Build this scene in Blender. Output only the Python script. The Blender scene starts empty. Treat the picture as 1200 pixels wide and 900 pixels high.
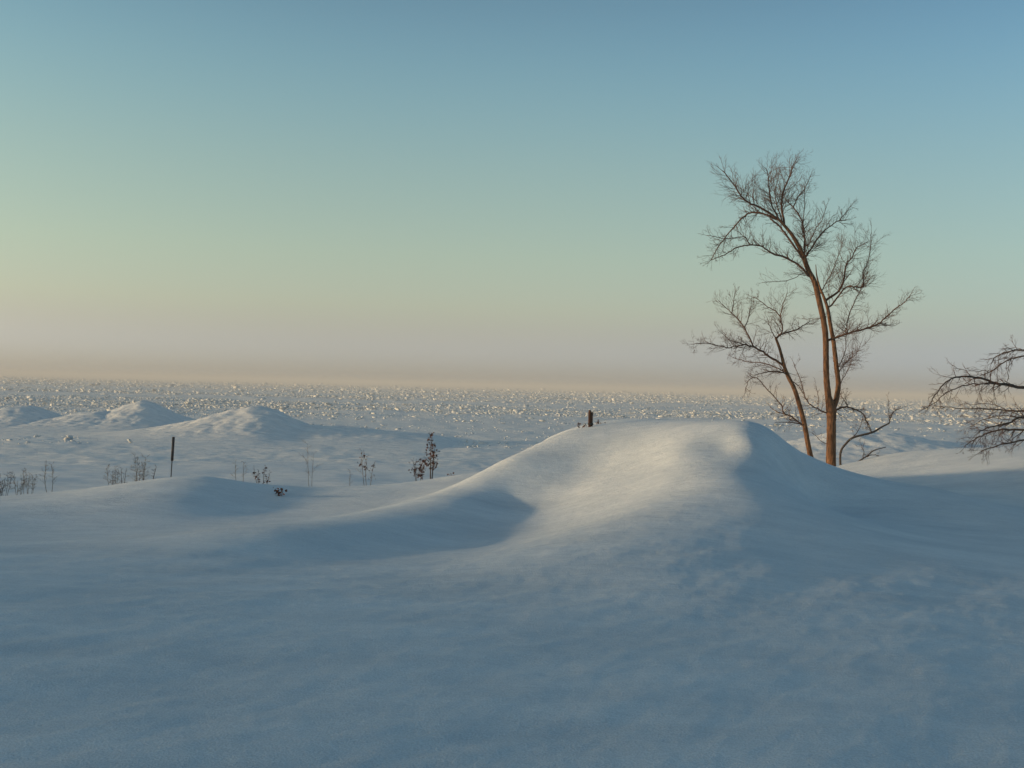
import bpy, math, random
import numpy as np
from mathutils import Vector, Matrix

# ------------------------------------------------------------------ camera, sky, sun, exposure
SC = bpy.context.scene
COL = SC.collection
EYE = 5.0                       # eye height above the lake ice (metres)
FPX = 1152.0                    # focal length in photo pixels (1200 wide)
ROLL, PITCH = 0.0250, 0.0030

cam_data = bpy.data.cameras.new('camera')
cam_data.sensor_width = 36.0
cam_data.lens = 36.0 * FPX / 1200.0
cam_data.clip_start = 0.05
cam_data.clip_end = 80000.0
cam = bpy.data.objects.new('camera', cam_data)
COL.objects.link(cam)
_r, _p = ROLL, PITCH
_Xc = Vector((math.cos(_r), 0, math.sin(_r)))
_Yc = Vector((-math.sin(_r), 0, math.cos(_r)))
_Rp = Matrix.Rotation(_p, 3, 'X')
_Xc, _Yc = _Rp @ _Xc, _Rp @ _Yc
_Zc = _Xc.cross(_Yc)
cam.matrix_world = Matrix(((_Xc.x, _Yc.x, _Zc.x, 0), (_Xc.y, _Yc.y, _Zc.y, 0), (_Xc.z, _Yc.z, _Zc.z, EYE), (0, 0, 0, 1)))
SC.camera = cam

SUN_AZ = math.radians(96)       # degrees to the left of straight ahead
SUN_EL = math.radians(5.0)
SUN_DIR = Vector((-math.sin(SUN_AZ) * math.cos(SUN_EL), math.cos(SUN_AZ) * math.cos(SUN_EL), math.sin(SUN_EL)))

world = bpy.data.worlds.new('World')
SC.world = world
world.use_nodes = True
_nt = world.node_tree
_nt.nodes.clear()
_sky = _nt.nodes.new('ShaderNodeTexSky')
_sky.sky_type = 'NISHITA'
_sky.sun_disc = False
_sky.sun_elevation = SUN_EL
_sky.sun_rotation = -SUN_AZ
_sky.altitude = 180
_sky.air_density = 1.0
_sky.dust_density = 1.0
_sky.ozone_density = 2.0
_bg = _nt.nodes.new('ShaderNodeBackground')
_bg.inputs['Strength'].default_value = 0.14
_wo = _nt.nodes.new('ShaderNodeOutputWorld')
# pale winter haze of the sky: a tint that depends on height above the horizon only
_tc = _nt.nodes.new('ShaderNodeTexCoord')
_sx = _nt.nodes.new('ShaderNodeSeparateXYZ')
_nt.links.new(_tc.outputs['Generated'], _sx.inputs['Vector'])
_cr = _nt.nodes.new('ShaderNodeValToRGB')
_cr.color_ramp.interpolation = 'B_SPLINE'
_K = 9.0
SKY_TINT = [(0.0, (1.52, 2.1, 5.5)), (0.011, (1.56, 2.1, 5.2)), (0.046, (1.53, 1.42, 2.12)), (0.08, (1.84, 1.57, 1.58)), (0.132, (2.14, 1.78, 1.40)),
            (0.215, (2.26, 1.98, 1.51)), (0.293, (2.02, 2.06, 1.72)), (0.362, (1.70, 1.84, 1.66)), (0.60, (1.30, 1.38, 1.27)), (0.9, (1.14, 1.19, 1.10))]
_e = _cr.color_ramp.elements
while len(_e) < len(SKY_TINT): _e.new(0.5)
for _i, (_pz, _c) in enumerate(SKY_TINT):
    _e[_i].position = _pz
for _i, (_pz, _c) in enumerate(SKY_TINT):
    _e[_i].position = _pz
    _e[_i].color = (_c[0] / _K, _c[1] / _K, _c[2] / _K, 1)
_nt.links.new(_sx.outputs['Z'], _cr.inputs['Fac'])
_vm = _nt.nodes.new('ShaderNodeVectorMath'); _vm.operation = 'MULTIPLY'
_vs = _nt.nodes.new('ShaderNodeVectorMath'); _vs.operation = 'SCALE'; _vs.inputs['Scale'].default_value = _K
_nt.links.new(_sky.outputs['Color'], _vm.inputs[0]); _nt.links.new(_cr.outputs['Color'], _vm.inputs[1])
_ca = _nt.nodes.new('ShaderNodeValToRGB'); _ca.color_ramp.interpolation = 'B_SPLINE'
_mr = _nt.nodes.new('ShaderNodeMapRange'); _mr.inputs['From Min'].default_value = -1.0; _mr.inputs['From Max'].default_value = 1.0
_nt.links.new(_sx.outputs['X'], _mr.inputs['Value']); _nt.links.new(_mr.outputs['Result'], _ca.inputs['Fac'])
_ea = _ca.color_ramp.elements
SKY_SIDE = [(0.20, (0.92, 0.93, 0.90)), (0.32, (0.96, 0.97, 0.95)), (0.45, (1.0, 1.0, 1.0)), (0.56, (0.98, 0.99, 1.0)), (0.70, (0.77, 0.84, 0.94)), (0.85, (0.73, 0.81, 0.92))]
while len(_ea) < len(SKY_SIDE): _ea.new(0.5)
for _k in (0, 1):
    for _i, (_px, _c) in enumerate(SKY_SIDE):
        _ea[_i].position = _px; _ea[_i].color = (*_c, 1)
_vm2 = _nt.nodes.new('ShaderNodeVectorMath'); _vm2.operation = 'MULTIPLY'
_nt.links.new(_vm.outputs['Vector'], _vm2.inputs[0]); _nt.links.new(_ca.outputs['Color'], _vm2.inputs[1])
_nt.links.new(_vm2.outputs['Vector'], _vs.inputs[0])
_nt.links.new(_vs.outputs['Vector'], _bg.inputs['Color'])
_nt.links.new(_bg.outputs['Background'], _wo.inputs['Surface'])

_sd = bpy.data.lights.new('sun', 'SUN')
_sd.energy = 3.4
_sd.angle = math.radians(2.0)
_sd.color = (1.0, 0.73, 0.42)
sun = bpy.data.objects.new('sun', _sd)
COL.objects.link(sun)
sun.rotation_euler = (-SUN_DIR).to_track_quat('-Z', 'Y').to_euler()

SC.view_settings.view_transform = 'Standard'
SC.view_settings.look = 'None'
SC.view_settings.gamma = 1.0
SC.view_settings.exposure = 0.17
SC.view_settings.use_curve_mapping = False
SC.cycles.max_bounces = 6
SC.cycles.diffuse_bounces = 3

# ------------------------------------------------------------------ helpers
def unproject(px, py, Y):
    """photo pixel + distance straight ahead -> point in the world"""
    u, v = (px - 600) / FPX, -(py - 450) / FPX
    d = _Xc * u + _Yc * v - _Zc
    return Vector((d.x / d.y * Y, Y, EYE + d.z / d.y * Y))

def tag(o, label=None, cat=None, group=None, kind=None):
    if label: o['label'] = label
    if cat: o['category'] = cat
    if group: o['group'] = group
    if kind: o['kind'] = kind
    return o

def empty(name, loc):
    o = bpy.data.objects.new(name, None)
    o.empty_display_size = 0.1
    o.location = loc
    COL.objects.link(o)
    return o

def mesh_obj(name, verts, faces, mat, parent=None, smooth=True):
    me = bpy.data.meshes.new(name)
    verts = np.asarray(verts, dtype=np.float64).reshape(-1, 3)
    if parent is not None:
        base = world_loc(parent)
        verts = verts - np.array(base)
    me.from_pydata(verts.tolist(), [], faces if isinstance(faces, list) else faces.tolist())
    me.materials.append(mat)
    if smooth:
        me.polygons.foreach_set('use_smooth', np.ones(len(me.polygons), dtype=bool))
    me.update()
    o = bpy.data.objects.new(name, me)
    COL.objects.link(o)
    if parent is not None:
        o.parent = parent
    return o

def world_loc(o):
    v = Vector((0, 0, 0))
    while o is not None:
        v = v + o.location
        o = o.parent
    return v

# gradient noise, vectorised
_prm = np.random.RandomState(7).permutation(256)
_prm = np.concatenate([_prm, _prm, _prm])
_gang = np.random.RandomState(8).rand(256) * 2 * np.pi
_gx, _gy = np.cos(_gang), np.sin(_gang)
def noise2(x, y):
    x = np.asarray(x, float); y = np.asarray(y, float)
    xi = np.floor(x).astype(int); yi = np.floor(y).astype(int)
    fx, fy = x - xi, y - yi
    xi &= 255; yi &= 255
    def g(ix, iy, dx, dy):
        h = _prm[_prm[ix & 255] + (iy & 255)]
        return _gx[h] * dx + _gy[h] * dy
    u = fx * fx * fx * (fx * (fx * 6 - 15) + 10); v = fy * fy * fy * (fy * (fy * 6 - 15) + 10)
    a = g(xi, yi, fx, fy) * (1 - u) + g(xi + 1, yi, fx - 1, fy) * u
    b = g(xi, yi + 1, fx, fy - 1) * (1 - u) + g(xi + 1, yi + 1, fx - 1, fy - 1) * u
    return (a * (1 - v) + b * v) * 1.5
def fbm(x, y, octs=4, gain=0.5):
    t, a, s = 0, 1.0, 1.0
    for i in range(octs):
        t = t + a * noise2(x * s + 17.3 * i, y * s - 9.1 * i)
        a *= gain; s *= 2.03
    return t
def sstep(a, b, x):
    t = np.clip((x - a) / (b - a), 0, 1)
    return t * t * (3 - 2 * t)

# ------------------------------------------------------------------ materials
def new_mat(name):
    m = bpy.data.materials.new(name)
    m.use_nodes = True
    nt = m.node_tree
    return m, nt, nt.nodes['Principled BSDF']

def snow_mat(name, base, grain=0.7, coarse=0.7, coarse_scale=3.0):
    m, nt, b = new_mat(name)
    N, L = nt.nodes, nt.links
    geo = N.new('ShaderNodeNewGeometry')
    n1 = N.new('ShaderNodeTexNoise'); n1.inputs['Scale'].default_value = 90; n1.inputs['Detail'].default_value = 3
    n2 = N.new('ShaderNodeTexNoise'); n2.inputs['Scale'].default_value = coarse_scale; n2.inputs['Detail'].default_value = 6
    n2.inputs['Roughness'].default_value = 0.62
    n3 = N.new('ShaderNodeTexNoise'); n3.inputs['Scale'].default_value = 0.9; n3.inputs['Detail'].default_value = 7; n3.inputs['Roughness'].default_value = 0.6
    mp = N.new('ShaderNodeMapping'); mp.inputs['Rotation'].default_value = (0, 0, -0.85); mp.inputs['Scale'].default_value = (0.8, 2.2, 1.5)
    L.new(geo.outputs['Position'], mp.inputs['Vector'])
    L.new(geo.outputs['Position'], n1.inputs['Vector'])
    L.new(mp.outputs['Vector'], n2.inputs['Vector']); L.new(mp.outputs['Vector'], n3.inputs['Vector'])
    ramp = N.new('ShaderNodeValToRGB')
    ramp.color_ramp.elements[0].position = 0.3; ramp.color_ramp.elements[1].position = 0.7
    ramp.color_ramp.elements[0].color = (base[0] * .80, base[1] * .825, base[2] * .85, 1)
    ramp.color_ramp.elements[1].color = (*base, 1)
    L.new(n3.outputs['Fac'], ramp.inputs['Fac'])
    sp = N.new('ShaderNodeMapRange'); sp.inputs['From Min'].default_value = 0.35; sp.inputs['From Max'].default_value = 0.65
    sp.inputs['To Min'].default_value = 0.88; sp.inputs['To Max'].default_value = 1.06
    L.new(n1.outputs['Fac'], sp.inputs['Value'])
    vs = N.new('ShaderNodeVectorMath'); vs.operation = 'SCALE'
    L.new(ramp.outputs['Color'], vs.inputs[0]); L.new(sp.outputs['Result'], vs.inputs['Scale'])
    L.new(vs.outputs['Vector'], b.inputs['Base Color'])
    b1 = N.new('ShaderNodeBump'); b1.inputs['Strength'].default_value = coarse; b1.inputs['Distance'].default_value = 0.12 / coarse_scale
    b2 = N.new('ShaderNodeBump'); b2.inputs['Strength'].default_value = grain; b2.inputs['Distance'].default_value = 0.010
    L.new(n2.outputs['Fac'], b1.inputs['Height'])
    L.new(n1.outputs['Fac'], b2.inputs['Height'])
    L.new(b1.outputs['Normal'], b2.inputs['Normal'])
    L.new(b2.outputs['Normal'], b.inputs['Normal'])
    b.inputs['Roughness'].default_value = 0.75
    b.inputs['Specular IOR Level'].default_value = 0.15
    return m

def bark_mat(name, c0, c1, scale=14.0, rough=0.9):
    m, nt, b = new_mat(name)
    N, L = nt.nodes, nt.links
    geo = N.new('ShaderNodeNewGeometry')
    mp = N.new('ShaderNodeMapping'); mp.inputs['Scale'].default_value = (1, 1, 0.22)
    n = N.new('ShaderNodeTexNoise'); n.inputs['Scale'].default_value = scale * 2; n.inputs['Detail'].default_value = 6
    L.new(geo.outputs['Position'], mp.inputs['Vector']); L.new(mp.outputs['Vector'], n.inputs['Vector'])
    r = N.new('ShaderNodeValToRGB')
    r.color_ramp.elements[0].position = 0.35; r.color_ramp.elements[0].color = (*c0, 1)
    r.color_ramp.elements[1].position = 0.68; r.color_ramp.elements[1].color = (*c1, 1)
    L.new(n.outputs['Fac'], r.inputs['Fac']); L.new(r.outputs['Color'], b.inputs['Base Color'])
    bp = N.new('ShaderNodeBump'); bp.inputs['Strength'].default_value = 0.8; bp.inputs['Distance'].default_value = 0.02
    L.new(n.outputs['Fac'], bp.inputs['Height']); L.new(bp.outputs['Normal'], b.inputs['Normal'])
    b.inputs['Roughness'].default_value = rough
    b.inputs['Specular IOR Level'].default_value = 0.2
    return m

M_SNOW = snow_mat('drifted_snow', (0.79, 0.82, 0.84))
M_ICE = snow_mat('wind_packed_ice', (0.86, 0.86, 0.85), grain=0.1, coarse=0.9, coarse_scale=0.5)
M_RUBBLE = snow_mat('broken_ice', (0.74, 0.74, 0.73), grain=0.1, coarse=0.3, coarse_scale=2.0)
M_BARK = bark_mat('bark', (0.060, 0.030, 0.017), (0.22, 0.108, 0.052))
M_TWIG = bark_mat('twig_bark', (0.075, 0.040, 0.028), (0.145, 0.075, 0.048))
M_GREYBARK = bark_mat('grey_bark', (0.05, 0.040, 0.036), (0.10, 0.075, 0.06))
M_WEED = bark_mat('dry_weed', (0.10, 0.075, 0.05), (0.22, 0.16, 0.10))
M_LEAF = bark_mat('dead_leaf', (0.060, 0.022, 0.016), (0.15, 0.055, 0.032), scale=20)
M_POST = bark_mat('weathered_post_wood', (0.05, 0.022, 0.015), (0.12, 0.055, 0.032))
M_METAL = bark_mat('dark_rusted_steel', (0.018, 0.020, 0.026), (0.04, 0.04, 0.045), rough=0.6)

# ------------------------------------------------------------------ the land: a spline surface through surveyed points
def P(px, py, Y):
    v = unproject(px, py, Y)
    return (v.x, v.y, v.z - EYE)
SURVEY = [
    # near snow
    P(0, 900, 3.85), P(300, 900, 3.9), P(600, 900, 3.98), P(900, 900, 4.05), P(1200, 900, 4.25),
    P(0, 800, 5.15), P(300, 800, 5.25), P(600, 800, 5.4), P(900, 800, 5.5), P(1200, 800, 5.8),
    P(0, 720, 6.8), P(250, 720, 7.0), P(480, 722, 7.2), P(700, 720, 7.3), P(950, 715, 7.7), P(1200, 710, 8.7),
    P(0, 660, 9.4), P(200, 665, 9.5), P(380, 668, 9.6), P(950, 650, 10.4), P(1200, 640, 12.5), P(780, 660, 9.2),
    # near lit ridge running up to the dune top
    P(500, 694, 8.4), P(560, 672, 9.2), P(620, 646, 10.0), P(690, 617, 11.2), P(760, 592, 12.0), P(800, 580, 12.4), P(860, 563, 12.8),
    # left ridge, running away from the viewer
    P(60, 650, 10.1), P(150, 643, 10.4), P(250, 632, 10.8), P(320, 623, 11.2), P(380, 615, 11.8), P(450, 606, 12.6), P(490, 597, 13.2), P(525, 584, 13.8), P(565, 559, 14.8),
    P(600, 533, 15.4), P(640, 515, 16.2), P(660, 505, 16.8),
    # behind that ridge
    P(480, 594, 15.6), P(520, 577, 17.4), P(565, 562, 17.8), P(600, 550, 18.2), P(400, 608, 14.6), P(540, 577, 16.2), P(600, 545, 17.2), P(300, 622, 13.4), P(640, 523, 17.4),
    # hollow: a valley that runs back between the two ridges
    P(340, 666, 10.0), P(420, 650, 11.0), P(460, 624, 12.0), P(540, 640, 12.0), P(620, 633, 12.0),
    P(560, 606, 13.2), P(620, 620, 12.9), P(690, 602, 12.9), P(740, 580, 13.2), P(800, 560, 13.2),
    P(600, 586, 14.4), P(650, 592, 14.0), P(700, 572, 14.0), P(760, 548, 14.3), P(850, 535, 14.3),
    P(690, 552, 15.0),
    # top
    P(690, 500, 17.0), P(780, 494, 16.4), P(840, 494, 15.4), P(868, 494, 15.2), P(887, 509, 14.2), P(900, 500, 15.2), P(800, 511, 14.8), P(860, 512, 14.4),
    P(720, 495, 16.8), P(870, 497, 15.8), P(840, 514, 18.0), P(780, 508, 18.6), P(800, 528, 14.2),
    P(800, 540, 20.5), P(880, 560, 19.0), P(930, 560, 18.5), P(720, 530, 20.5), P(640, 535, 20.0),
    # sunlit shoulder behind
    P(640, 509, 17.8), P(700, 495, 17.8), P(745, 491, 17.6), P(570, 560, 19.0),
    # right flank
    P(912, 502, 14.8), P(935, 528, 16.0), P(955, 551, 18.0), P(905, 550, 14.0), P(930, 575, 14.5), P(960, 592, 14.5),
    P(1040, 600, 14.0), P(1100, 612, 13.9), P(1100, 572, 15.5), P(1200, 596, 16.4), P(1000, 566, 17.5), P(870, 600, 11.6), P(1200, 552, 19.0),
    P(985, 547, 25.0), P(955, 552, 24.0), P(1030, 533, 25.0), P(1080, 530, 23.0), P(1200, 524, 21.5), (11.2, 18, -1.3), (10.5, 13.5, -2.1),
    # left crest
    P(0, 583, 17.3), P(120, 570, 17.8), P(238, 557, 18.3), P(300, 567, 18.8), P(400, 570, 19.4), P(480, 565, 19.8), P(535, 556, 19.5),
    P(280, 600, 16.2), P(340, 597, 16.6), P(180, 606, 15.2), P(60, 614, 14.6), P(430, 580, 17.6), P(220, 580, 16.6), P(400, 596, 16.6), P(300, 614, 14.6), P(200, 622, 13.6),
    # falling away towards the lake
    (-14, 21, -2.75), (-8, 21.5, -2.75), (-3, 22, -2.7), (-14, 27, -3.9), (-7, 27, -3.9), (0, 24, -2.7), (0, 30, -4.0),
    (3.2, 19.5, -1.5), (4, 23, -2.4), (5, 30, -3.6), (9, 31, -2.9), (13, 28, -2.6), (18, 30, -3.0),
    (-25, 40, -4.6), (-10, 40, -4.6), (3, 42, -4.7), (14, 42, -4.4), (28, 42, -4.4),
    (-40, 62, -5.0), (0, 62, -5.0), (40, 62, -5.0),
    # outside the frame
    (-22, 22, -2.6), (-22, 14, -1.9), (-13, 12.5, -1.75), (-11, 10.5, -1.6), (-9.5, 8, -1.3), (-9, 4, -1.15), (-14, 4, -1.0), (-14, -4, -0.9), (-22, -5, -0.7), (-10, -3, -1.1), (-5, 0, -1.4), (0, -3, -1.5), (0, -12, -1.3), (0, 0, -1.6),
    (12, 8, -2.2), (10, 0, -1.7), (22, 14, -1.6), (20, -5, -1.2), (26, 24, -1.6), (-45, 20, -3.6), (-45, -10, -2.4), (45, 20, -2.4),
    (45, -15, -1.0), (0, -45, -0.8),
]
SV = np.array(SURVEY)
_n = len(SV)
def _phi(r2):
    return 0.5 * r2 * np.log(r2 + 1e-9)
_d2 = (SV[:, None, 0] - SV[None, :, 0]) ** 2 + (SV[:, None, 1] - SV[None, :, 1]) ** 2
_A = np.zeros((_n + 3, _n + 3))
_A[:_n, :_n] = _phi(_d2) + np.eye(_n) * 0.22
_A[:_n, _n] = 1; _A[:_n, _n + 1:_n + 3] = SV[:, :2]
_A[_n, :_n] = 1; _A[_n + 1:_n + 3, :_n] = SV[:, :2].T
_w = np.linalg.solve(_A, np.concatenate([SV[:, 2], np.zeros(3)]))
def land_base(x, y):
    x = np.asarray(x, float).ravel(); y = np.asarray(y, float).ravel()
    out = np.empty_like(x)
    for s in range(0, len(x), 20000):
        a, b = x[s:s + 20000], y[s:s + 20000]
        r2 = (a[:, None] - SV[None, :, 0]) ** 2 + (b[:, None] - SV[None, :, 1]) ** 2
        out[s:s + 20000] = _phi(r2) @ _w[:_n] + _w[_n] + _w[_n + 1] * a + _w[_n + 2] * b
    return out
def land(x, y):
    x = np.asarray(x, float).ravel(); y = np.asarray(y, float).ravel()
    z = land_base(x, y)
    r = np.hypot(x, y)
    z = np.clip(z, -5.2, 3.0)
    k = sstep(55, 88, r)
    z = z * (1 - k) + (-5.5) * k
    # added unseen dune far left, its crest shaped to shade the near snow
    crest = np.interp(y + 6.5, [-60, -20, 5, 7, 8.5, 10, 12, 14, 18, 24, 31, 40], [-2.0, -0.6, -0.9, -1.12, -1.52, -1.95, -2.3, -2.6, -3.3, -4.6, -6.5, -9.0]) + 5.45
    z = z + np.maximum(crest + 4.3, 0) * np.exp(-((x + 62) / 8.0) ** 2) * (1 - sstep(70, 86, r))
    # wind drifts: long soft streaks and small ripples
    ca, sa = math.cos(0.85), math.sin(0.85)
    xr, yr = x * ca + y * sa, -x * sa + y * ca
    near = 1 - sstep(18, 45, r)
    z = z + 0.022 * fbm(xr * 0.40, yr * 0.95, 3) * (1 - 0.7 * sstep(8, 13, r))
    z = z + 0.011 * fbm(xr * 1.0 + 5, yr * 2.3, 4, 0.5) * (1 - 0.75 * sstep(8, 13, r))
    z = z + 0.006 * fbm(xr * 3.2 + 11, yr * 6.5, 3, 0.55) * (1 - sstep(7, 14, r))
    z = z + 0.10 * fbm(x * 0.16, y * 0.35, 3) * sstep(22, 40, r)
    return z + EYE
def ground_z(x, y):
    return float(land([x], [y])[0])

def polar_sheet(name, radii, angles, hfun, mat):
    R, A = np.meshgrid(radii, angles, indexing='ij')
    X, Yy = R * np.sin(A), R * np.cos(A)
    Z = hfun(X.ravel(), Yy.ravel())
    v = np.stack([X.ravel(), Yy.ravel(), Z], 1)
    nr, na = R.shape
    i, j = np.meshgrid(np.arange(nr - 1), np.arange(na), indexing='ij')
    j2 = (j + 1) % na
    f = np.stack([i * na + j, i * na + j2, (i + 1) * na + j2, (i + 1) * na + j], -1).reshape(-1, 4)[:, ::-1]
    me = bpy.data.meshes.new(name)
    nv, nf = len(v), len(f)
    me.vertices.add(nv); me.vertices.foreach_set('co', v.astype(np.float32).ravel())
    me.loops.add(nf * 4); me.loops.foreach_set('vertex_index', f.astype(np.int32).ravel())
    me.polygons.add(nf)
    me.polygons.foreach_set('loop_start', np.arange(0, nf * 4, 4, dtype=np.int32))
    me.polygons.foreach_set('use_smooth', np.ones(nf, dtype=bool))
    me.update(calc_edges=True)
    me.materials.append(mat)
    o = bpy.data.objects.new(name, me); COL.objects.link(o)
    return o
def fan_angles(step_front, step_back):
    a = np.concatenate([np.arange(-40, 40, step_front), np.arange(40, 320, step_back)])
    return np.radians(a)

bank = polar_sheet('snow_bank', np.concatenate([[0.02], np.geomspace(1.2, 92, 520)]), fan_angles(0.14, 1.4), land, M_SNOW)
tag(bank, 'smooth drifted snow bank with a hollow and a rounded dune filling the foreground', 'snow bank', kind='structure')

def lake_h(x, y):
    r = np.hypot(x, y)
    rough = 0.10 * fbm(x * 0.10, y * 0.18, 4) + 0.25 * fbm(x * 0.02, y * 0.05 + 3, 3) * sstep(100, 200, r)
    rough = rough + 0.055 * fbm(x * 0.45 + 3, y * 0.8, 3, 0.6) * (1 - sstep(130, 260, r))
    rough = rough + (0.24 * fbm(x * 0.11 + 40, y * 0.16, 4, 0.6) + 0.10 * np.abs(fbm(x * 0.3, y * 0.3 + 9, 2, 0.6))) * sstep(110, 220, r)
    return rough * (1 - sstep(900, 3000, r))
lake = polar_sheet('frozen_lake', np.concatenate([np.geomspace(45, 1200, 420), np.geomspace(1260, 12000, 30)]), fan_angles(0.16, 2.0), lake_h, M_ICE)
tag(lake, 'flat frozen lake covered in wind packed snow out to the horizon', 'frozen lake', kind='structure')

# ------------------------------------------------------------------ ice mounds standing along the shore of the lake
def mound(cx, cy, sx, sy, h, label, seed, steep=0.0, tail=0.0):
    n = 170
    u = np.linspace(-1, 1, n)
    U, V = np.meshgrid(u, u, indexing='ij')
    X = U * sx * 2.6; Y = V * sy * 2.6
    q = np.hypot(X / sx, Y / sy)
    sl = np.where(X > 0, 1 + steep, 1.0)
    q = np.hypot(X * sl / sx, Y / sy)
    prof = np.exp(-1.05 * q ** 1.5)
    if tail > 0:
        prof = np.maximum(prof, 0.42 * np.exp(-0.5 * (Y / (0.8 * sy)) ** 2) * sstep(-0.2, 0.6, X / sx) * (1 - sstep(0.5, tail, X / sx)))
    edge = np.maximum(np.abs(U), np.abs(V))
    wx, wy = X + cx, Y + cy
    lump = 1 + 0.10 * fbm(wx * 0.22 + seed, wy * 0.22, 3, 0.5)
    Z = h * prof * lump + 0.07 * fbm(wx * 0.9, wy * 0.9 + seed, 5, 0.65) * sstep(0.05, 0.4, prof)
    Z = Z * (1 - sstep(0.75, 1.0, edge)) - 0.35 * sstep(0.8, 1.0, edge) - 0.05
    i, j = np.meshgrid(np.arange(n - 1), np.arange(n - 1), indexing='ij')
    f = np.stack([i * n + j, (i + 1) * n + j, (i + 1) * n + j + 1, i * n + j + 1], -1).reshape(-1, 4)
    o = mesh_obj('snow_mound', np.stack([X.ravel(), Y.ravel(), Z.ravel()], 1), f, M_ICE)
    o.location = (cx, cy, 0)
    tag(o, label, 'snow mound', 'snow covered ice mounds at the lake edge', kind='structure')
    return o
def mx(px, Y): return unproject(px, 450, Y).x
mound(mx(304, 86), 86, 7.6, 6.0, 2.9, 'largest sunlit snow mound with a long blue shadow side, left of centre', 3, steep=0.45, tail=3.6)
mound(mx(168, 97), 97, 5.4, 5.6, 2.75, 'pointed blue shaded snow mound left of the largest sunlit mound', 11, steep=0.1)
mound(mx(112, 95), 95, 6.8, 5.0, 1.7, 'low lumpy sunlit snow mound leading up to the pointed mound', 23)
mound(mx(34, 96), 96, 6.8, 5.0, 2.1, 'sunlit snow mound cut by the left edge of the view', 31, steep=0.8)
mound(mx(1010, 78), 78, 9.0, 6.0, 2.3, 'broad shaded snow mound behind the forked bare tree on the right', 41, steep=-0.35)

# ------------------------------------------------------------------ broken ice out on the lake
rs = np.random.RandomState(5)
def rubble():
    N = 430000
    th = 0.0012 + 0.062 * rs.rand(N) ** 1.6
    r = EYE / th
    a = rs.uniform(-0.62, 0.62, N)
    x, y = r * np.sin(a), r * np.cos(a)
    dens = fbm(x * 0.004 + 3, y * 0.012, 4, 0.6) * 0.9 + fbm(x * 0.03, y * 0.05 + 7, 2) * 0.35
    band = fbm(x * 0.0025 + 20, np.log(r) * 9.0, 3, 0.6)          # pressure ridges lie in rows along the shore
    pr = np.clip(0.32 + 1.1 * dens + 1.2 * band + 0.35 * sstep(220, 450, r), 0.02, 1.0) * (0.03 + 0.97 * sstep(125, 200, r))
    keep = rs.rand(N) < pr
    x, y, r = x[keep], y[keep], r[keep]
    N = len(x)
    s = rs.lognormal(-2.2, 0.75, N) * (0.28 + r / 340.0)
    s = np.minimum(np.clip(s, 0.10, 4.0), 0.10 + r / 420.0)
    cube = np.array([[-1, -1, -.5], [1, -1, -.5], [1, 1, -.5], [-1, 1, -.5], [-1, -1, .5], [1, -1, .5], [1, 1, .5], [-1, 1, .5]]) * 0.5
    v = np.repeat(cube[None], N, 0) + rs.uniform(-.2, .2, (N, 8, 3))
    sc = np.stack([s * rs.uniform(.7, 2.2, N), s * rs.uniform(.7, 2.2, N), s * rs.uniform(.3, .85, N)], 1)
    v *= sc[:, None, :]
    yaw = rs.uniform(0, 6.283, N); tilt = rs.normal(0, 0.45, N)
    ct, st = np.cos(tilt)[:, None], np.sin(tilt)[:, None]
    v0 = v.copy()
    v[..., 0] = v0[..., 0] * ct - v0[..., 2] * st; v[..., 2] = v0[..., 0] * st + v0[..., 2] * ct
    cy_, sy_ = np.cos(yaw)[:, None], np.sin(yaw)[:, None]
    v0 = v.copy()
    v[..., 0] = v0[..., 0] * cy_ - v0[..., 1] * sy_; v[..., 1] = v0[..., 0] * sy_ + v0[..., 1] * cy_
    v[..., 0] += x[:, None]; v[..., 1] += y[:, None]
    v[..., 2] += (lake_h(x, y) + 0.12 * s)[:, None]
    q = np.array([[0, 3, 2, 1], [4, 5, 6, 7], [0, 1, 5, 4], [1, 2, 6, 5], [2, 3, 7, 6], [3, 0, 4, 7]])
    f = (q[None] + (np.arange(N) * 8)[:, None, None]).reshape(-1, 4)
    me = bpy.data.meshes.new('ice_rubble')
    v = v.reshape(-1, 3); nf = len(f)
    me.vertices.add(len(v)); me.vertices.foreach_set('co', v.astype(np.float32).ravel())
    me.loops.add(nf * 4); me.loops.foreach_set('vertex_index', f.astype(np.int32).ravel())
    me.polygons.add(nf); me.polygons.foreach_set('loop_start', np.arange(0, nf * 4, 4, dtype=np.int32))
    me.update(calc_edges=True)
    me.materials.append(M_RUBBLE)
    o = bpy.data.objects.new('ice_rubble', me); COL.objects.link(o)
    tag(o, 'field of broken sunlit ice blocks scattered over the frozen lake to the horizon', 'ice rubble', kind='stuff')
rubble()

# ------------------------------------------------------------------ tubes for wood
def smooth_path(pts, rad, sub):
    pts = [Vector(p) for p in pts]
    out, ro = [], []
    n = len(pts)
    for i in range(n - 1):
        p0 = pts[i - 1] if i > 0 else pts[0] * 2 - pts[1]
        p1, p2 = pts[i], pts[i + 1]
        p3 = pts[i + 2] if i + 2 < n else pts[-1] * 2 - pts[-2]
        for k in range(sub):
            t = k / sub
            out.append(0.5 * ((2 * p1) + (p2 - p0) * t + (2 * p0 - 5 * p1 + 4 * p2 - p3) * t * t + (3 * p1 - p0 - 3 * p2 + p3) * t ** 3))
            ro.append(rad[i] * (1 - t) + rad[i + 1] * t)
    out.append(pts[-1]); ro.append(rad[-1])
    return out, ro

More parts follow.
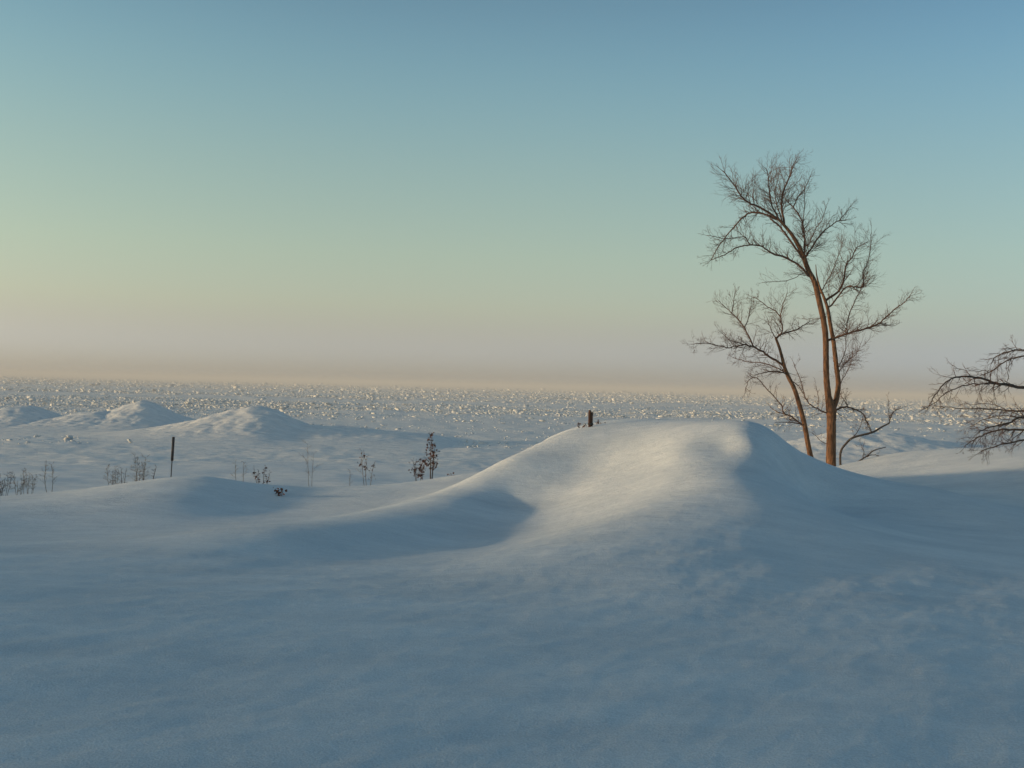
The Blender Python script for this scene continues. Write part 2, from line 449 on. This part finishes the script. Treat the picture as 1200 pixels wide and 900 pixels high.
class Tubes:
    def __init__(self): self.v, self.f = [], []
    def add(self, pts, rad, sides=6, wob=0.0, rng=None):
        b0 = len(self.v)
        up = None
        n = len(pts)
        for i, p in enumerate(pts):
            t = (pts[min(i + 1, n - 1)] - pts[max(i - 1, 0)])
            t = t.normalized() if t.length > 1e-9 else Vector((0, 0, 1))
            if up is None:
                up = t.cross(Vector((0.31, 0.9, 0.2))).normalized()
            up = (up - t * up.dot(t)).normalized()
            w = t.cross(up)
            for k in range(sides):
                a = 2 * math.pi * k / sides
                rr = rad[i] * (1 + (rng.uniform(-wob, wob) if wob else 0))
                self.v.append(p + (up * math.cos(a) + w * math.sin(a)) * rr)
        for i in range(n - 1):
            for k in range(sides):
                k2 = (k + 1) % sides
                a = b0 + i * sides
                self.f.append((a + k, a + k2, a + sides + k2, a + sides + k))
        self.f.append(tuple(range(b0 + (n - 1) * sides, b0 + n * sides)))
        self.f.append(tuple(range(b0 + sides - 1, b0 - 1, -1)))
    def build(self, name, mat, parent=None):
        return mesh_obj(name, [tuple(p) for p in self.v], self.f, mat, parent)

def twig(tb, rng, p, d, length, r, level, up=0.25, sides=3, spread=0.6):
    """one crooked twig with its own side twigs"""
    n = max(3, int(length / 0.09)) if level > 0 else max(2, int(length / 0.10))
    n = min(n, 9)
    pts, rad = [p.copy()], [r]
    d = d.normalized()
    for i in range(n):
        d = (d + Vector((rng.gauss(0, .16), rng.gauss(0, .16), rng.gauss(0, .13) + up * 0.22))).normalized()
        p = p + d * (length / n)
        pts.append(p.copy()); rad.append(max(r * (1 - 0.75 * (i + 1) / n), 0.0016))
        if level > 0 and i < n - 1 or (level > 0 and rng.random() < .5):
            for _ in range(1 if rng.random() < 0.75 else 2):
                ax = Vector((rng.gauss(0, 1), rng.gauss(0, 1), rng.gauss(0, 1))).cross(d)
                if ax.length < 1e-4: continue
                nd = (d + ax.normalized() * rng.uniform(spread * .6, spread * 1.5)).normalized()
                twig(tb, rng, p, nd, length * rng.uniform(.38, .65) * (1 - 0.35 * i / n), max(rad[-1] * .7, 0.0018), level - 1, up, sides, spread)
    tb.add(pts, rad, sides)

class Tree:
    def __init__(self, name, label, cat, base, Y, seed, group=None):
        self.Y, self.rng = Y, random.Random(seed)
        self.wood = []
        self.root = tag(empty(name, base), label, cat, group)
    def path(self, px, y0=0.0, y1=0.0):
        """traced pixels -> world polyline whose distance runs from Y+y0 to Y+y1"""
        n = len(px)
        return [unproject(a, b, self.Y + y0 + (y1 - y0) * i / max(1, n - 1)) for i, (a, b) in enumerate(px)]
    def trunk(self, px, widths, mat=None, sides=12, y1=0.0, name='trunk', bury=True):
        pts = self.path(px, 0, y1)
        if bury:
            pts[0] = pts[0] + (pts[0] - pts[1]).normalized() * 0.35
        rad = [w / FPX * self.Y / 2 * 0.92 for w in widths]
        p, r = smooth_path(pts, rad, 5)
        self.wood += p[1:]
        tb = Tubes(); tb.add(p, r, sides, 0.05, self.rng)
        return tb.build(name, mat or M_BARK, self.root)
    def limb(self, px, w0, w1, y0=0.0, y1=None, tw=1.0, up=0.3, lv=2, mat=None, twmat=None, tl=0.75, t0=0.12, dens=1.0, label=None):
        rng = self.rng
        length_px = sum(math.dist(px[i], px[i + 1]) for i in range(len(px) - 1))
        if y1 is None:
            y1 = y0 + rng.choice((-1, 1)) * rng.uniform(.25, .7) * length_px / FPX * self.Y
        pts = self.path(px, y0, y1)
        near = min(self.wood, key=lambda q: math.hypot(q.x - pts[0].x, q.z - pts[0].z)) if self.wood else None
        if near is not None and math.hypot(near.x - pts[0].x, near.z - pts[0].z) < 0.40:
            dy = near.y - pts[0].y                     # grow out of the wood it starts at
            m = len(pts)
            pts = [p_ + Vector((0, dy * (1 - i / m), 0)) for i, p_ in enumerate(pts)]
            if (near - pts[0]).length > 0.03:
                pts.insert(0, near.copy())
            else:
                pts[0] = near.copy()
        n = len(pts)
        rad = [(w0 + (w1 - w0) * (i / (n - 1)) ** 0.8) / FPX * self.Y / 2 for i in range(n)]
        p, r = smooth_path(pts, rad, 5)
        for i in range(1, len(p)):
            p[i] = p[i] + Vector((rng.gauss(0, 1), rng.gauss(0, 1), rng.gauss(0, 1))) * 0.006
        self.wood += p[2:]
        tb = Tubes(); tb.add(p, r, 7, 0.06, rng)
        o = tb.build('limb', mat or M_TWIG, self.root)
        if label: o['label'] = label
        t2 = Tubes()
        L = sum((p[i + 1] - p[i]).length for i in range(len(p) - 1))
        k = max(4, int(L * 19 * tw * dens))
        for q in range(k):
            s = t0 + (1 - t0) * (q + rng.random()) / k
            i = min(int(s * (len(p) - 1)), len(p) - 2)
            d = (p[i + 1] - p[i]).normalized()
            ax = Vector((rng.gauss(0, 1), rng.gauss(0, .8), rng.gauss(0, 1))).cross(d).normalized()
            nd = (d * 0.55 + ax * rng.uniform(.45, 1.1) + Vector((0, 0, 0.25 * up))).normalized()
            ln = 0.83 * tl * rng.uniform(.35, 1.25) * (1.0 - 0.40 * s) * min(1.0, 0.4 + L * 0.5)
            twig(t2, rng, p[i], nd, ln, max(min(r[i] * .5, 0.0095), 0.0035), lv, up)
        d = (p[-1] - p[-3]).normalized()
        twig(t2, rng, p[-1], d, tl * .4, r[-1] * .8, lv, up)
        g = t2.build('twigs', twmat or M_TWIG, o)
        g['kind'] = 'stuff'
        return o

# ------------------------------------------------------------------ the forked bare tree
YT = 25.0
base = unproject(974, 548, YT)
T = Tree('bare_tree', 'tall bare forked tree with orange brown trunk in the hollow behind the dune', 'tree', (base.x, base.y, ground_z(base.x, base.y)), YT, 3, 'bare trees behind the snow dune')
T.trunk([(973.7, 549), (974, 520), (974.3, 495), (974, 480), (970.8, 465), (968.5, 443), (968, 420), (967.5, 395), (965, 375), (961, 357), (954.7, 331), (947, 316), (940, 297), (930, 278), (919, 264), (911, 256)],
        [13, 11.5, 11.5, 13, 8.4, 7.4, 7.2, 7.2, 7.0, 6.8, 6.6, 6.2, 5.4, 4.4, 3.6, 3.0], y1=-0.25)
T.trunk([(975.5, 484), (977, 476), (980, 468), (982.4, 451), (980.5, 432), (978.5, 415), (976.5, 399), (973, 380), (970, 362), (965, 347), (960, 335), (957, 322), (956, 310)],
        [9, 7.5, 7, 6.4, 6.0, 5.6, 5.2, 4.8, 4.2, 3.4, 2.4, 1.6, 0.8], y1=0.40, name='stem', bury=False)
L = T.limb
L([(911, 256), (894.7, 245.3), (877.3, 237.3), (868, 229), (860, 216), (847, 200)], 3.0, 1.0, -.25, -.8, tl=.85)
L([(912, 257), (894.7, 250.7), (878.7, 249.3), (865, 260), (852, 276), (841, 290.7), (833, 305)], 2.6, .9, -.25, .2, tl=.6)
L([(919, 264), (916, 243), (917, 227), (925, 208), (928, 197), (932, 189)], 3.0, .9, -.2, .3, tl=.8)
L([(914, 260), (904, 240), (901, 222), (900, 207), (897, 197)], 2.2, .8, -.2, -.9, tl=.85)
L([(917, 262), (911, 243), (908, 225), (913, 204)], 1.8, .7, -.2, .6, tl=.8)
L([(941, 298), (941.5, 277), (938.7, 259), (929, 243), (921, 235)], 3.0, 1.1, -.1, .4)
L([(929, 243), (935, 231), (944, 219), (950, 205)], 1.5, .7, .3, .6, tl=.6)
L([(941, 275), (943, 245), (943, 216)], 1.4, .6, -.1, -.5, tl=.5)
L([(943, 300), (956, 280), (967, 269), (980, 260), (991, 258)], 2.6, .9, 0, .6, tl=.65)
L([(945, 288), (954, 270), (962, 258), (968, 243)], 1.4, .6, 0, -.6, tl=.6)
L([(981, 260), (990, 250), (998, 240)], 1.2, .6, .5, .7, tl=.5)
L([(948, 325), (937, 313), (921, 303), (904, 297), (892, 289), (878.7, 287.5), (862.7, 290.7), (849, 298.7), (834.7, 304)], 3.2, .8, -.1, -.8, tl=.6)
L([(879, 287), (871, 278), (851, 280), (828, 276)], 1.3, .6, -.5, -.6, tl=.5)
L([(938, 304), (924, 283), (914, 268), (903, 257)], 3.0, 1.8, 0, -.2, tl=.5)
L([(938, 322), (921, 329), (906, 330.5), (892, 331)], 1.0, .5, -.1, -.3, tl=.4, dens=.6)
L([(968, 353), (982.7, 341), (989, 328), (990.7, 312), (998.7, 301), (1003, 291), (1010, 287)], 3.0, .8, .3, .7, tl=.8)
L([(974, 358), (990.7, 337), (1002, 336.5), (1012, 336), (1011, 320), (1016, 309), (1020, 291), (1021, 272)], 2.4, .7, .3, -.3, tl=.75)
L([(963, 343), (970, 330), (977, 316), (983, 300), (988, 285)], 1.6, .6, .2, .9, tl=.8)
L([(972, 398), (993, 391), (1014.7, 384.7), (1030.7, 378), (1046.7, 363), (1060, 353.5), (1067, 345)], 3.2, .7, 0, -.7, tl=.65)
L([(1014, 385), (1030, 381), (1040, 381), (1049, 382)], 1.4, .6, -.4, -.2, tl=.45)
L([(993, 391), (993, 375), (1001, 354), (1009, 338), (1013, 322)], 1.8, .6, -.2, .4, tl=.7)
L([(983, 430), (990.7, 413), (992, 394), (997, 378)], 1.3, .6, .1, .5, tl=.6)
L([(983, 440), (991, 425), (1003, 415), (1010, 400)], 1.1, .5, .1, .6, tl=.7)
L([(983, 455), (990, 440), (997, 427), (999, 412)], 1.0, .5, .1, -.5, tl=.7, dens=.8)
L([(980, 481), (987, 477.5), (995.6, 477.5), (1005.8, 481.4), (1013.5, 488), (1019, 500)], 3.0, 1.0, 0, .2, tl=.45, up=.5, dens=.7, label='dark low limb bending down to the right')
L([(994, 477), (989, 469), (985, 462), (984, 450)], 1.2, .6, .1, .3, tl=.45)
L([(969, 484.5), (957.5, 479), (948, 473), (942, 462), (938, 445), (929.5, 425)], 2.4, .6, 0, -.3, tl=.45, up=.5, dens=.6)
L([(958, 479), (959, 465), (956, 452)], 1.1, .5, -.1, .2, tl=.4, dens=.7)
L([(966, 372), (955, 374), (940, 374)], 1.0, .5, 0, .5, tl=.45, dens=.8)
L([(968, 520), (960, 515), (953, 508)], .9, .5, 0, -.4, tl=.35, dens=.6)

# ------------------------------------------------------------------ the slimmer leaning tree beside it
YL = 24.0
base = unproject(954, 551, YL)
T = Tree('bare_tree', 'slim dark leaning bare tree left of the tall forked tree', 'tree', (base.x, base.y, ground_z(base.x, base.y)), YL, 12, 'bare trees behind the snow dune')
T.trunk([(954, 551), (948, 526), (943.5, 501), (938, 479), (931, 456), (924, 442), (919, 429), (916, 417), (912.5, 405), (909, 396)],
        [7.4, 6.6, 6.2, 5.8, 5.4, 5.0, 4.4, 3.8, 3.4, 3.0], y1=-0.3)
L = T.limb
L([(909, 396), (917, 391), (933, 386.7), (942, 381), (950, 376)], 2.6, .7, -.3, .2, tl=.6)
L([(913, 393), (917.5, 386.7), (915, 371.7), (918, 357), (923, 342)], 2.0, .6, -.3, -.6, tl=.6)
L([(915, 372), (907, 363), (898, 359), (890, 352), (882, 348)], 1.4, .6, -.4, -.2, tl=.55)
L([(918.5, 428), (902, 418), (890, 410), (875, 404), (862, 406), (850, 407), (827, 402), (810, 403)], 3.0, .6, -.2, -.7, tl=.55)
L([(882, 405), (873, 387), (867, 377), (857, 367), (850, 360), (842, 352)], 2.2, .6, -.3, .1, tl=.6)
L([(857, 367), (859, 354), (861, 341)], 1.2, .6, 0, .2, tl=.45)
L([(872, 385), (878, 368), (881, 348)], 1.1, .5, -.2, .3, tl=.5)
L([(872, 403), (855, 398), (842, 387)], 1.3, .5, -.4, -.7, tl=.5)
L([(919, 435), (898, 426), (878, 424), (862, 420)], 1.9, .6, -.2, .4, tl=.55)
L([(923, 439), (913, 435), (898, 436), (884, 440)], 1.6, .6, -.2, -.6, tl=.5)
L([(941.5, 499), (928, 488), (918.7, 484), (915, 474), (900, 457), (887, 443), (877, 446), (873, 460)], 2.2, .7, -.1, .1, tl=.45)
L([(920, 485), (909, 482), (902, 476)], 1.3, .6, 0, .3, tl=.35, dens=.6)
L([(942, 498), (929.5, 495), (912, 494.5)], 1.5, .7, -.1, -.5, tl=.35, dens=.5)
L([(910, 398), (903, 385), (899, 372)], 1.2, .5, -.3, -.7, tl=.6)
L([(926, 446), (936, 452), (942, 462)], 1.2, .7, -.2, .1, tl=.35, dens=.5)

# ------------------------------------------------------------------ low bent sapling and the fallen branch in front of the forked tree
YB = 24.4
base = unproject(985.5, 545, YB)
T = Tree('bent_sapling', 'low bent dark sapling curving right from beside the forked trunk', 'sapling', (base.x, base.y, ground_z(base.x, base.y)), YB, 21)
T.trunk([(985.5, 546), (984.8, 532), (991.8, 519.5), (999.5, 513), (1012, 509.4), (1024, 506), (1034, 500), (1042, 496)], [3, 2.8, 2.8, 2.8, 2.8, 2.6, 2.2, 1.8], mat=M_GREYBARK, sides=8, name='stem')
L = T.limb
L([(1042, 496), (1044, 488), (1049, 481), (1056, 479)], 1.5, .6, 0, .2, tl=.4, mat=M_GREYBARK)
L([(1021, 506), (1017, 498), (1013, 489)], 1.5, .7, 0, -.2, tl=.35, mat=M_GREYBARK)
L([(1043, 489), (1042, 478), (1041, 468)], 1.0, .5, 0, .2, tl=.4, mat=M_GREYBARK, dens=.8)
L([(1000, 512), (1008, 500), (1012, 486)], 1.0, .5, 0, .3, tl=.5, dens=.9)
base = unproject(1003, 543, 24.0)
T = Tree('fallen_branch', 'thin bare branch lying in the lit snow right of the forked tree', 'branch', (base.x, base.y, ground_z(base.x, base.y)), 24.0, 22)
T.trunk([(1002.6, 543), (1015, 535), (1024, 528), (1038, 524)], [1.9, 1.8, 1.5, .9], mat=M_GREYBARK, sides=6, name='stem')
T.limb([(1015, 535), (1024, 533), (1031, 535)], 1.1, .5, 0, .2, tl=.35, dens=.7)
T.limb([(1010, 538), (1012, 529), (1009, 521)], 1.0, .5, 0, .3, tl=.35, dens=.7)

# ------------------------------------------------------------------ drooping tree whose trunk stands to the right of the view
YR = 17.0
bx_, by_ = unproject(1330, 500, YR).x, YR
T = Tree('drooping_tree', 'dark drooping bare branches of a tree reaching in from the right edge', 'tree', (bx_, by_, ground_z(bx_, by_)), YR, 33)
gb = ground_z(bx_, by_)
tp = Tubes()
pth, rr = smooth_path([Vector((bx_, by_, gb - .3)), Vector((bx_ - .05, by_, gb + .6)), Vector((bx_ + .1, by_ + .1, gb + 1.6)), Vector((bx_ + .5, by_, gb + 3.0)), Vector((bx_ + .6, by_ - .1, gb + 4.6))], [.16, .13, .12, .09, .04], 5)
tp.add(pth, rr, 12, .05, T.rng)
tp.build('trunk', M_GREYBARK, T.root)
def RL(px, w0, w1, y1, **k):
    T.limb(px, w0 * .8, w1, 0, y1, mat=M_GREYBARK, twmat=M_TWIG, t0=.30, dens=.5, **k)
RL([(1330, 430), (1265, 452), (1200, 454), (1184, 451), (1166, 449), (1152, 444), (1128, 441), (1112, 445), (1098, 460), (1090, 473)], 6, 1.0, -.6, tl=.5, up=-.2)
RL([(1250, 456), (1200, 455), (1166, 449.5), (1152, 450), (1138, 450), (1122, 454), (1106, 462), (1094, 472), (1082, 480)], 2.6, .8, -.3, tl=.45, up=-.3)
RL([(1330, 395), (1265, 410), (1200, 410), (1184, 412), (1168, 417), (1162, 426)], 4, .9, .5, tl=.4, up=-.4)
RL([(1330, 400), (1260, 416), (1200, 418), (1180, 423), (1164, 434), (1150, 440)], 4, .9, .3, tl=.45, up=-.3)
RL([(1164, 434), (1138, 434), (1118, 428)], 1.1, .6, .3, tl=.35, up=0)
RL([(1190, 420), (1186, 432), (1183, 446)], 1.2, .7, .2, tl=.3, up=-.3)
RL([(1330, 475), (1260, 484), (1200, 482), (1180, 481), (1154, 479), (1132, 479), (1102, 477)], 4, .8, .5, tl=.4, up=-.1)
RL([(1188, 482), (1176, 476), (1158, 473), (1140, 474)], 1.3, .6, .6, tl=.35, up=0)
RL([(1330, 470), (1260, 478), (1200, 489), (1180, 496), (1156, 502), (1146, 508)], 5, .9, -.4, tl=.5, up=-.2)
RL([(1330, 490), (1260, 503), (1200, 504), (1180, 503), (1156, 508), (1144, 513), (1134, 520)], 5, .9, .2, tl=.5, up=-.2)
RL([(1330, 495), (1260, 510), (1200, 516), (1178, 520), (1160, 525), (1148, 530)], 4, .8, -.2, tl=.45, up=-.1)
RL([(1200, 490), (1170, 487), (1150, 492), (1136, 500)], 1.4, .6, .3, tl=.5, up=-.2)

# ------------------------------------------------------------------ posts
def post_on_dune():
    p = unproject(692, 499, 16.6)
    gz = ground_z(p.x, p.y)
    top = unproject(692, 480.5, 16.6).z
    r = tag(empty('wooden_post', (p.x, p.y, gz)), 'short split brown wooden post standing on top of the snow dune', 'post')
    rng = random.Random(2)
    tb = Tubes()
    a = Vector((p.x - .012, p.y, gz - .25)); b = Vector((p.x - .018, p.y, top))
    q, rr = smooth_path([a, a.lerp(b, .5), a.lerp(b, .9), b], [.030, .026, .027, .014], 3)
    tb.add(q, rr, 7, .12, rng); tb.build('post', M_POST, r)
    tb = Tubes()
    a = Vector((p.x + .020, p.y + .015, gz - .2)); b = Vector((p.x + .024, p.y + .015, top - .03))
    q, rr = smooth_path([a, a.lerp(b, .6), a.lerp(b, .92), b], [.017, .015, .017, .010], 3)
    tb.add(q, rr, 5, .15, rng); tb.build('split_lath', M_POST, r)
    tb = Tubes()
    c = Vector((p.x, p.y, gz + .045))
    ring = [c + Vector((math.cos(t) * .038, math.sin(t) * .038, .006 * math.sin(3 * t))) for t in np.linspace(0, 6.283, 15)]
    tb.add(ring, [.014] * 15, 5); tb.build('wire_wrap', M_METAL, r)
post_on_dune()

def marker_post():
    Y = 33.0
    t, m, b = unproject(203.3, 513, Y), unproject(201.6, 540, Y), unproject(200.6, 556, Y)
    gz = ground_z(b.x, Y)
    r = tag(empty('marker_post', (b.x, Y, gz)), 'thin dark leaning marker post on the flat snow behind the left crest', 'post')
    tb = Tubes(); tb.add([m, t], [.045, .045], 10); tb.build('tube', M_METAL, r)
    tb = Tubes(); d = (b - m).normalized(); k = (m.z - (gz - .4)) / max(1e-3, -d.z)
    tb.add([m + Vector((0, 0, .02)), m + d * k], [.017, .017], 8); tb.build('rod', M_METAL, r)
    tb = Tubes(); tb.add([t, t + Vector((.002, 0, .03))], [.05, .035], 10); tb.build('cap', M_METAL, r)
marker_post()

# ------------------------------------------------------------------ weeds and leafy saplings poking through the snow
def leaf_cluster(vs, fs, rng, c, n, spread, size):
    for _ in range(n):
        p = c + Vector((rng.gauss(0, spread), rng.gauss(0, spread), rng.gauss(0, spread * .8)))
        a = Vector((rng.gauss(0, 1), rng.gauss(0, 1), rng.gauss(0, .8) - .3)).normalized()
        b = a.cross(Vector((rng.gauss(0, 1), rng.gauss(0, 1), rng.gauss(0, 1)))).normalized()
        nn = a.cross(b)
        s = size * rng.uniform(.6, 1.3)
        i = len(vs)
        vs += [p, p + a * s * .5 + b * s * .32 + nn * s * .12, p + a * s - nn * s * .1, p + a * s * .5 - b * s * .32 + nn * s * .12, p + a * s * .55]
        fs += [(i, i + 1, i + 4), (i + 1, i + 2, i + 4), (i + 2, i + 3, i + 4), (i + 3, i, i + 4)]

def plant(name, label, cat, px, ptop, pbase, Y, seed, stems=3, width=8, leaves=0, lsize=.05, mat=None, group=None, lean=0, twl=1, thick=.006):
    rng = random.Random(seed)
    b = unproject(px, pbase, Y)
    gz = ground_z(b.x, Y)
    r = tag(empty(name, (b.x, Y, gz)), label, cat, group)
    t2 = None
    vs, fs = [], []
    tb, t2 = Tubes(), Tubes()
    for k in range(stems):
        fx = 0 if stems == 1 else (k / (stems - 1) - .5) * 2
        top = unproject(px + fx * width + lean + rng.uniform(-1, 1), ptop + (rng.uniform(0, .45) * (pbase - ptop) if k else 0), Y)
        bot = Vector((b.x + fx * width * .45 / FPX * Y, Y + rng.uniform(-.1, .1), gz - .08))
        mid = bot.lerp(top, .55) + Vector((rng.gauss(0, .015), rng.gauss(0, .03), 0))
        p, rr = smooth_path([bot, mid, top], [thick, thick * .8, thick * .4], 5)
        tb.add(p, rr, 5)
        for i in range(4, len(p)):
            for _ in range(twl):
                d = Vector((rng.gauss(0, 1), rng.gauss(0, 1), rng.uniform(.2, 1.2)))
                L = (top.z - gz) * rng.uniform(.10, .24) * (1.5 - i / len(p))
                twig(t2, rng, p[i], d, L, thick * .45, 1, .4)
                if leaves and rng.random() < 1.25 - i / len(p):
                    leaf_cluster(vs, fs, rng, p[i] + d.normalized() * L * .6, leaves, lsize * .5, lsize)
    tb.build('stem', mat or M_WEED, r)
    g = t2.build('twigs', mat or M_WEED, r); g['kind'] = 'stuff'
    if vs:
        o = mesh_obj('dead_leaves', [tuple(v) for v in vs], fs, M_LEAF, r, smooth=False); o['kind'] = 'stuff'
    return r

GW = 'dead weeds along the far edge of the snow bank'
plant('leafy_sapling', 'tallest leafy sapling with red brown leaves left of the dune ridge', 'sapling', 505, 512, 562, 20.6, 1, stems=2, width=2, leaves=7, lsize=.06, mat=M_GREYBARK, lean=3, thick=.014, twl=2)
plant('leafy_sprig', 'low clump of red brown dead leaves at the foot of the leafy sapling', 'dead plant', 491, 538, 562, 20.4, 2, stems=4, width=8, leaves=8, lsize=.06, mat=M_GREYBARK, group=GW)
plant('leafy_sprig', 'sparse open sprig of dark leaves left of the leafy sapling', 'dead plant', 431, 528, 566, 20.4, 3, stems=3, width=7, leaves=3, lsize=.055, mat=M_WEED, group=GW)
plant('dead_weed', 'small dry weed stem left of the sparse open sprig', 'dead plant', 411, 552, 567, 20.2, 4, stems=1, width=3, group=GW)
plant('dead_weed', 'pale thin tall weed stalk midway between marker post and leafy sapling', 'dead plant', 364, 520, 566, 20.5, 5, stems=2, width=4, group=GW, thick=.005)
plant('leafy_sprig', 'dark spread clump of dead leaves on the crest right of the marker post', 'dead plant', 307, 548, 562, 19.6, 6, stems=4, width=10, leaves=3, lsize=.055, mat=M_GREYBARK, group=GW)
plant('dead_weed', 'thin dry weed left of the dark spread leaf clump', 'dead plant', 281, 540, 562, 19.8, 7, stems=2, width=5, group=GW)
plant('leafy_sprig', 'pair of dark leaves lying on the blue shaded snow below the crest', 'dead plant', 327, 573, 579, 17.4, 8, stems=2, width=4, leaves=3, lsize=.07, mat=M_GREYBARK, group=GW, twl=1)
plant('leafy_sprig', 'tiny dark leaf tuft where the dune ridge meets the crest', 'dead plant', 528, 555, 560, 20.0, 9, stems=1, width=2, leaves=5, lsize=.05, mat=M_GREYBARK, group=GW)
plant('dead_weed', 'short dark slanting weed just left of the marker post', 'dead plant', 177, 547, 566, 20.0, 10, stems=1, width=2, lean=6, mat=M_GREYBARK, group=GW, thick=.011)
plant('dead_weed', 'tall pale feathery weed left of the slanting weed', 'dead plant', 164, 534, 567, 20.6, 11, stems=5, width=6, group=GW, twl=3, thick=.0045)
plant('dead_weed', 'dark upright weed between two paler weeds left of the marker post', 'dead plant', 145, 548, 567, 20.2, 12, stems=2, width=3, mat=M_GREYBARK, group=GW, thick=.008)
plant('dead_weed', 'bushy brown weed leftmost of the four near the marker post', 'dead plant', 133, 546, 567, 20.0, 13, stems=4, width=6, group=GW, twl=3, thick=.0045)
plant('dead_weed', 'single tall dark weed stalk near the left end of the crest', 'dead plant', 57, 543, 574, 19.6, 14, stems=2, width=3, mat=M_WEED, group=GW, lean=1, thick=.006, twl=2)
plant('dead_weed', 'thin grey weed left of the single tall stalk', 'dead plant', 35, 550, 576, 19.6, 15, stems=5, width=8, group=GW, twl=2, thick=.0045)
plant('dead_weed', 'small dark weed second from the left edge', 'dead plant', 23, 557, 578, 19.4, 16, stems=4, width=6, mat=M_WEED, group=GW, twl=2, thick=.005)
plant('dead_weed', 'dense dark weed clump cut by the left edge of the view', 'dead plant', 4, 555, 582, 19.4, 17, stems=6, width=9, mat=M_GREYBARK, group=GW, twl=3, thick=.0045)
plant('leafy_sprig', 'brown leaf tuft close against the left of the wooden post', 'dead plant', 681, 495, 501, 16.7, 18, stems=2, width=2, leaves=5, lsize=.035, mat=M_POST, group='leaf tufts on top of the dune')
plant('leafy_sprig', 'tiny brown leaf tuft on the right side of the wooden post', 'dead plant', 705, 495, 499, 16.9, 19, stems=2, width=3, leaves=5, lsize=.04, mat=M_POST, group='leaf tufts on top of the dune')

# ------------------------------------------------------------------ cold haze lying over the lake
def haze():
    m = bpy.data.materials.new('haze_air'); m.use_nodes = True
    nt = m.node_tree; nt.nodes.clear()
    v = nt.nodes.new('ShaderNodeVolumePrincipled')
    v.inputs['Color'].default_value = (0.96, 0.955, 0.945, 1)
    v.inputs['Density'].default_value = 0.0010
    o = nt.nodes.new('ShaderNodeOutputMaterial')
    nt.links.new(v.outputs['Volume'], o.inputs['Volume'])
    L, z0, z1 = 12600.0, -7.0, 13.0
    vs = [(-L, -L, z0), (L, -L, z0), (L, L, z0), (-L, L, z0), (-L, -L, z1), (L, -L, z1), (L, L, z1), (-L, L, z1)]
    fs = [(0, 3, 2, 1), (4, 5, 6, 7), (0, 1, 5, 4), (1, 2, 6, 5), (2, 3, 7, 6), (3, 0, 4, 7)]
    h = mesh_obj('haze', vs, fs, m, smooth=False)
    tag(h, 'thin cold haze lying over the frozen lake towards the horizon', 'haze', kind='stuff')
haze()
